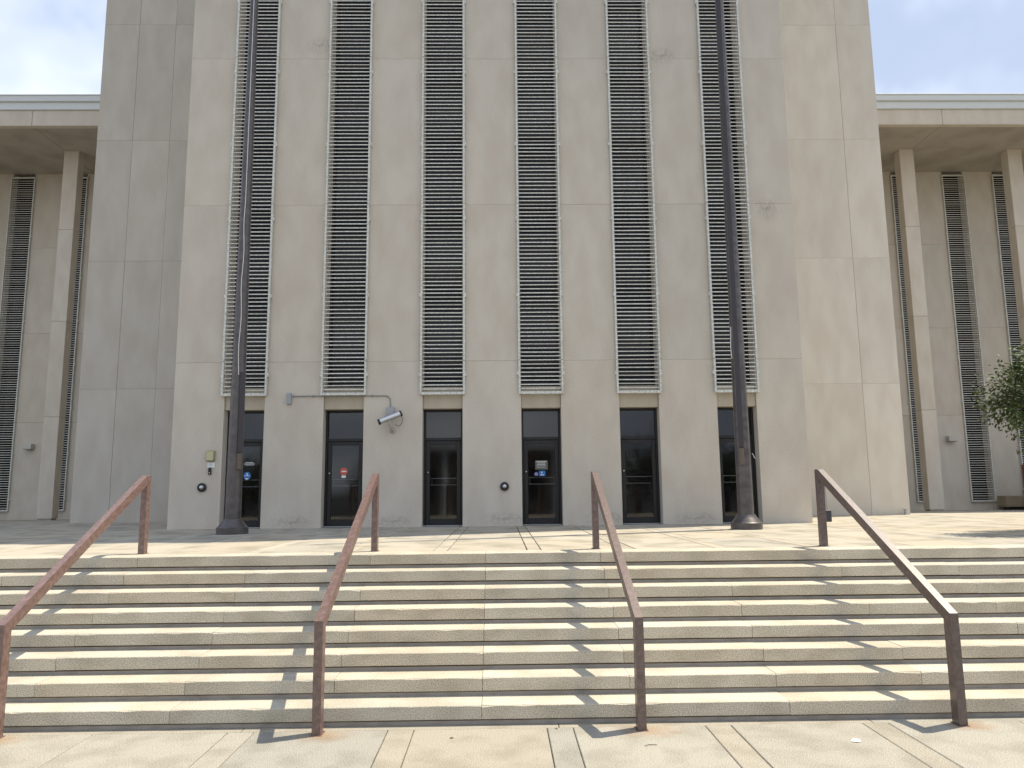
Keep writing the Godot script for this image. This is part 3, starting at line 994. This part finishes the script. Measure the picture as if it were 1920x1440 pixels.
	obj("seat", box(Vector3(0, 0.12, -0.5), Vector3(2.4, 0.53, 0.0), 0.015), M.tan, bn)
	obj("foot", box(Vector3(0.18, -0.03, -0.42), Vector3(2.3, 0.12, -0.1)), M.black, bn)
	var bp := thing("brick_planter", "red brick planter wall at the right edge behind the tan block", "planter", Vector3(18.72, -0.2, -10.2))
	for k in 20:
		obj("brick_course", box(Vector3(0.0 + 0.002 * (k % 2), k * 0.084, -0.8), Vector3(2.6, k * 0.084 + 0.073, 0.0 - 0.002 * (k % 2)), 0.004), M.brick, bp)
	obj("mortar_core", box(Vector3(0.015, 0, -0.78), Vector3(2.58, 1.66, -0.015)), M.tan, bp)
	# litter
	var lt := thing("paper_scrap", "torn white scrap of paper lying on the lower pavement at the right", "litter", Vector3(2.86, LOW + 0.004, 9.47))
	s = start()
	face(s, [Vector3(-0.045, 0.002, 0.0), Vector3(-0.01, 0.012, -0.03), Vector3(0.04, 0.006, -0.012), Vector3(0.03, 0.002, 0.02), Vector3(-0.012, 0.004, 0.026)], Vector3.UP)
	face(s, [Vector3(-0.012, 0.013, -0.028), Vector3(0.02, 0.016, -0.01), Vector3(0.005, 0.012, 0.012)], Vector3.UP)
	obj("sheet", s.commit(), M.white, lt)
	for e in [[-0.42, 9.24, 0.4, "small dry leaf fragment between the narrow paving strips left of the middle"], [0.47, 9.02, 2.0, "small dry leaf fragment close to the bottom step, left of the third handrail"], [4.55, 9.2, 1.1, "small dry leaf fragment right of the dark right handrail's foot"]]:
		var dl := thing("dry_leaf", e[3], "leaf", Vector3(e[0], LOW + 0.004, e[1]), "dry leaf fragments")
		dl.rotation.y = e[2]
		s = start()
		face(s, [Vector3(-0.022, 0.001, 0), Vector3(0.0, 0.008, -0.009), Vector3(0.024, 0.002, 0.002), Vector3(0.002, 0.001, 0.01)], Vector3.UP)
		obj("blade", s.commit(), M.bark, dl)
	var tw := thing("twig", "thin curved dark twig on the lower pavement right of the middle", "twig", Vector3(1.19, LOW + 0.004, 9.5))
	s = start()
	add_tube(s, [Vector3(-0.05, 0.004, 0.012), Vector3(-0.02, 0.006, -0.004), Vector3(0.02, 0.006, -0.01), Vector3(0.055, 0.004, -0.008)], [0.0025, 0.003, 0.003, 0.002], 5)
	obj("stem", s.commit(), M.bark, tw)

# ---------------------------------------------------------------- trees and what stands behind the camera
func leaves(lobes: Array, count: int, size: float, tone: Color) -> ArrayMesh:
	var st := start()
	var total := 0.0
	for l in lobes:
		total += pow(l[3], 2.2)
	for l in lobes:
		var n := int(count * pow(l[3], 2.2) / total)
		var c := Vector3(l[0], l[1], l[2])
		# sprays of leaves along short twigs
		for k in int(n / 9.0):
			var d := Vector3(rng.randfn(), rng.randfn() * 0.8, rng.randfn()).normalized()
			var root: Vector3 = c + d * l[3] * pow(rng.randf(), 0.6) * 0.85
			var way := (d + Vector3(rng.randfn(), rng.randfn() * 0.5 - 0.1, rng.randfn()) * 0.45).normalized()
			var tint := rng.randf_range(0.6, 1.35)
			for j in 9:
				var p := root + way * size * 0.55 * j + Vector3(rng.randfn(), rng.randfn(), rng.randfn()) * size * 0.35
				var dir := (way + Vector3(rng.randfn(), rng.randfn() * 0.6 - 0.25, rng.randfn()) * 0.7).normalized()
				var side := dir.cross(Vector3(rng.randfn() * 0.4, 1.0, rng.randfn() * 0.4)).normalized()
				var len := size * rng.randf_range(0.7, 1.25)
				var t := tint * rng.randf_range(0.8, 1.2)
				st.set_color(Color(tone.r * t, tone.g * t, tone.b * t * rng.randf_range(0.7, 1.2)))
				var nn := side.cross(dir).normalized()
				if nn.y < 0:
					nn = -nn
				var mid := p + dir * len * 0.45 - nn * len * 0.04
				face(st, [p, mid + side * len * 0.26, p + dir * len - nn * len * 0.12, mid - side * len * 0.26], nn)
	return st.commit()

func limb(st: SurfaceTool, a: Vector3, b: Vector3, r0: float, r1: float, sag: float) -> void:
	var pts := []
	var rr := []
	for k in 6:
		var t := k / 5.0
		pts.append(a.lerp(b, t) + Vector3(rng.randfn() * 0.02, sag * sin(t * PI), rng.randfn() * 0.02) * a.distance_to(b))
		rr.append(lerpf(r0, r1, t))
	add_tube(st, pts, rr, 8)

func trees() -> void:
	var t := thing("small_tree", "small green tree whose leafy branch reaches in at the right edge before the wing", "tree", Vector3(9.95, 0, 4.0))
	var lobes := [[-1.757, 2.222, 0.07, 0.422], [-1.371, 2.609, 0.211, 0.351], [-1.828, 1.941, 0.141, 0.295], [-1.476, 1.695, 0.141, 0.267], [-1.054, 2.117, 0.07, 0.422], [-0.773, 2.539, 0.0, 0.598], [-0.211, 2.961, 0.141, 0.703], [0.351, 2.539, 0.211, 0.773], [-0.351, 2.117, 0.422, 0.562], [0.211, 2.328, -0.633, 0.703], [0.914, 2.187, 0.0, 0.633], [-0.633, 2.468, -0.562, 0.562]]
	var s := start()
	limb(s, Vector3(0, -0.05, 0), Vector3(0.08, 1.15, 0), 0.08, 0.06, 0.0)
	obj("trunk", s.commit(), M.bark, t)
	s = start()
	for l in lobes:
		limb(s, Vector3(0.08, rng.randf_range(0.95, 1.15), 0), Vector3(l[0], l[1], l[2]), 0.034, 0.008, 0.08)
		for k in 5:
			var d: Vector3 = Vector3(rng.randfn(), rng.randfn() * 0.7, rng.randfn()).normalized() * l[3] * 0.8
			limb(s, Vector3(l[0], l[1], l[2]) - d * 0.2, Vector3(l[0], l[1], l[2]) + d, 0.009, 0.003, 0.05)
	obj("branches", s.commit(), M.bark, t)
	var f := obj("foliage", leaves(lobes, 36000, 0.07, Color(0.06, 0.092, 0.024)), M.leaf, t)
	f.set_meta("kind", "stuff")
	# trees and a columned building across the street, seen in the door glass
	var proto: Node3D = null
	var spots := [[-17.0, 34.0, "leftmost broad tree across the street"], [-9.5, 38.0, "second broad tree from the left across the street"], [9.0, 33.0, "broad tree across the street right of the columned building's porch"], [16.0, 37.0, "second broad tree from the right across the street"], [24.0, 34.0, "rightmost broad tree across the street"]]
	for e in spots:
		var o: Node3D
		if proto == null:
			o = thing("street_tree", e[2], "tree", Vector3.ZERO, "trees across the street")
			s = start()
			limb(s, Vector3(0, -0.1, 0), Vector3(0.2, 3.2, 0.1), 0.28, 0.2, 0.0)
			obj("trunk", s.commit(), M.bark, o)
			var lb := []
			for k in 9:
				lb.append([rng.randfn() * 1.7, 4.6 + rng.randfn() * 1.3, rng.randfn() * 1.6, rng.randf_range(1.2, 1.9)])
			s = start()
			for l in lb:
				limb(s, Vector3(0.15, 2.8, 0.1), Vector3(l[0], l[1], l[2]), 0.1, 0.03, 0.05)
			obj("branches", s.commit(), M.bark, o)
			var ff := obj("foliage", leaves(lb, 9000, 0.26, Color(0.06, 0.09, 0.03)), M.leaf, o)
			ff.set_meta("kind", "stuff")
			proto = o
		else:
			o = proto.duplicate()
			put(o, "street_tree")
			o.set_meta("label", e[2])
		o.position = Vector3(e[0], LOW - 0.03, e[1])
		o.rotation.y = e[0]
		o.scale = Vector3.ONE * (0.62 if e[0] < 0 else 0.78)
	var h := thing("columned_building", "tan building with white columns across the street", "building", Vector3(1.0, LOW - 0.03, 46.0))
	obj("wall", box(Vector3(-9, 0, 0), Vector3(7, 5.2, 10), 0.05), M.stucco, h)
	obj("cornice", box(Vector3(-9.4, 5.2, -2.2), Vector3(7.4, 5.9, 10.3), 0.05), M.trim, h)
	for k in 6:
		s = start()
		add_lathe(s, [Vector2(0.45, 0.0), Vector2(0.45, 0.3), Vector2(0.34, 0.35), Vector2(0.28, 4.8), Vector2(0.42, 4.95), Vector2(0.42, 5.2)], 20)
		obj("column", s.commit(), M.white, h, Vector3(-8.4 + k * 14.8 / 5, 0, -1.7))
	for k in 5:
		obj("window", box(Vector3(-0.6, 1.2, -0.06), Vector3(0.6, 3.9, -0.01)), M.dark_glass, h, Vector3(-6.9 + k * 14.8 / 5, 0, 0))

func _ready() -> void:
	rng.seed = 20240611
	surroundings()
	materials()
	ground()
	house()
	louvres()
	fittings()
	trees()
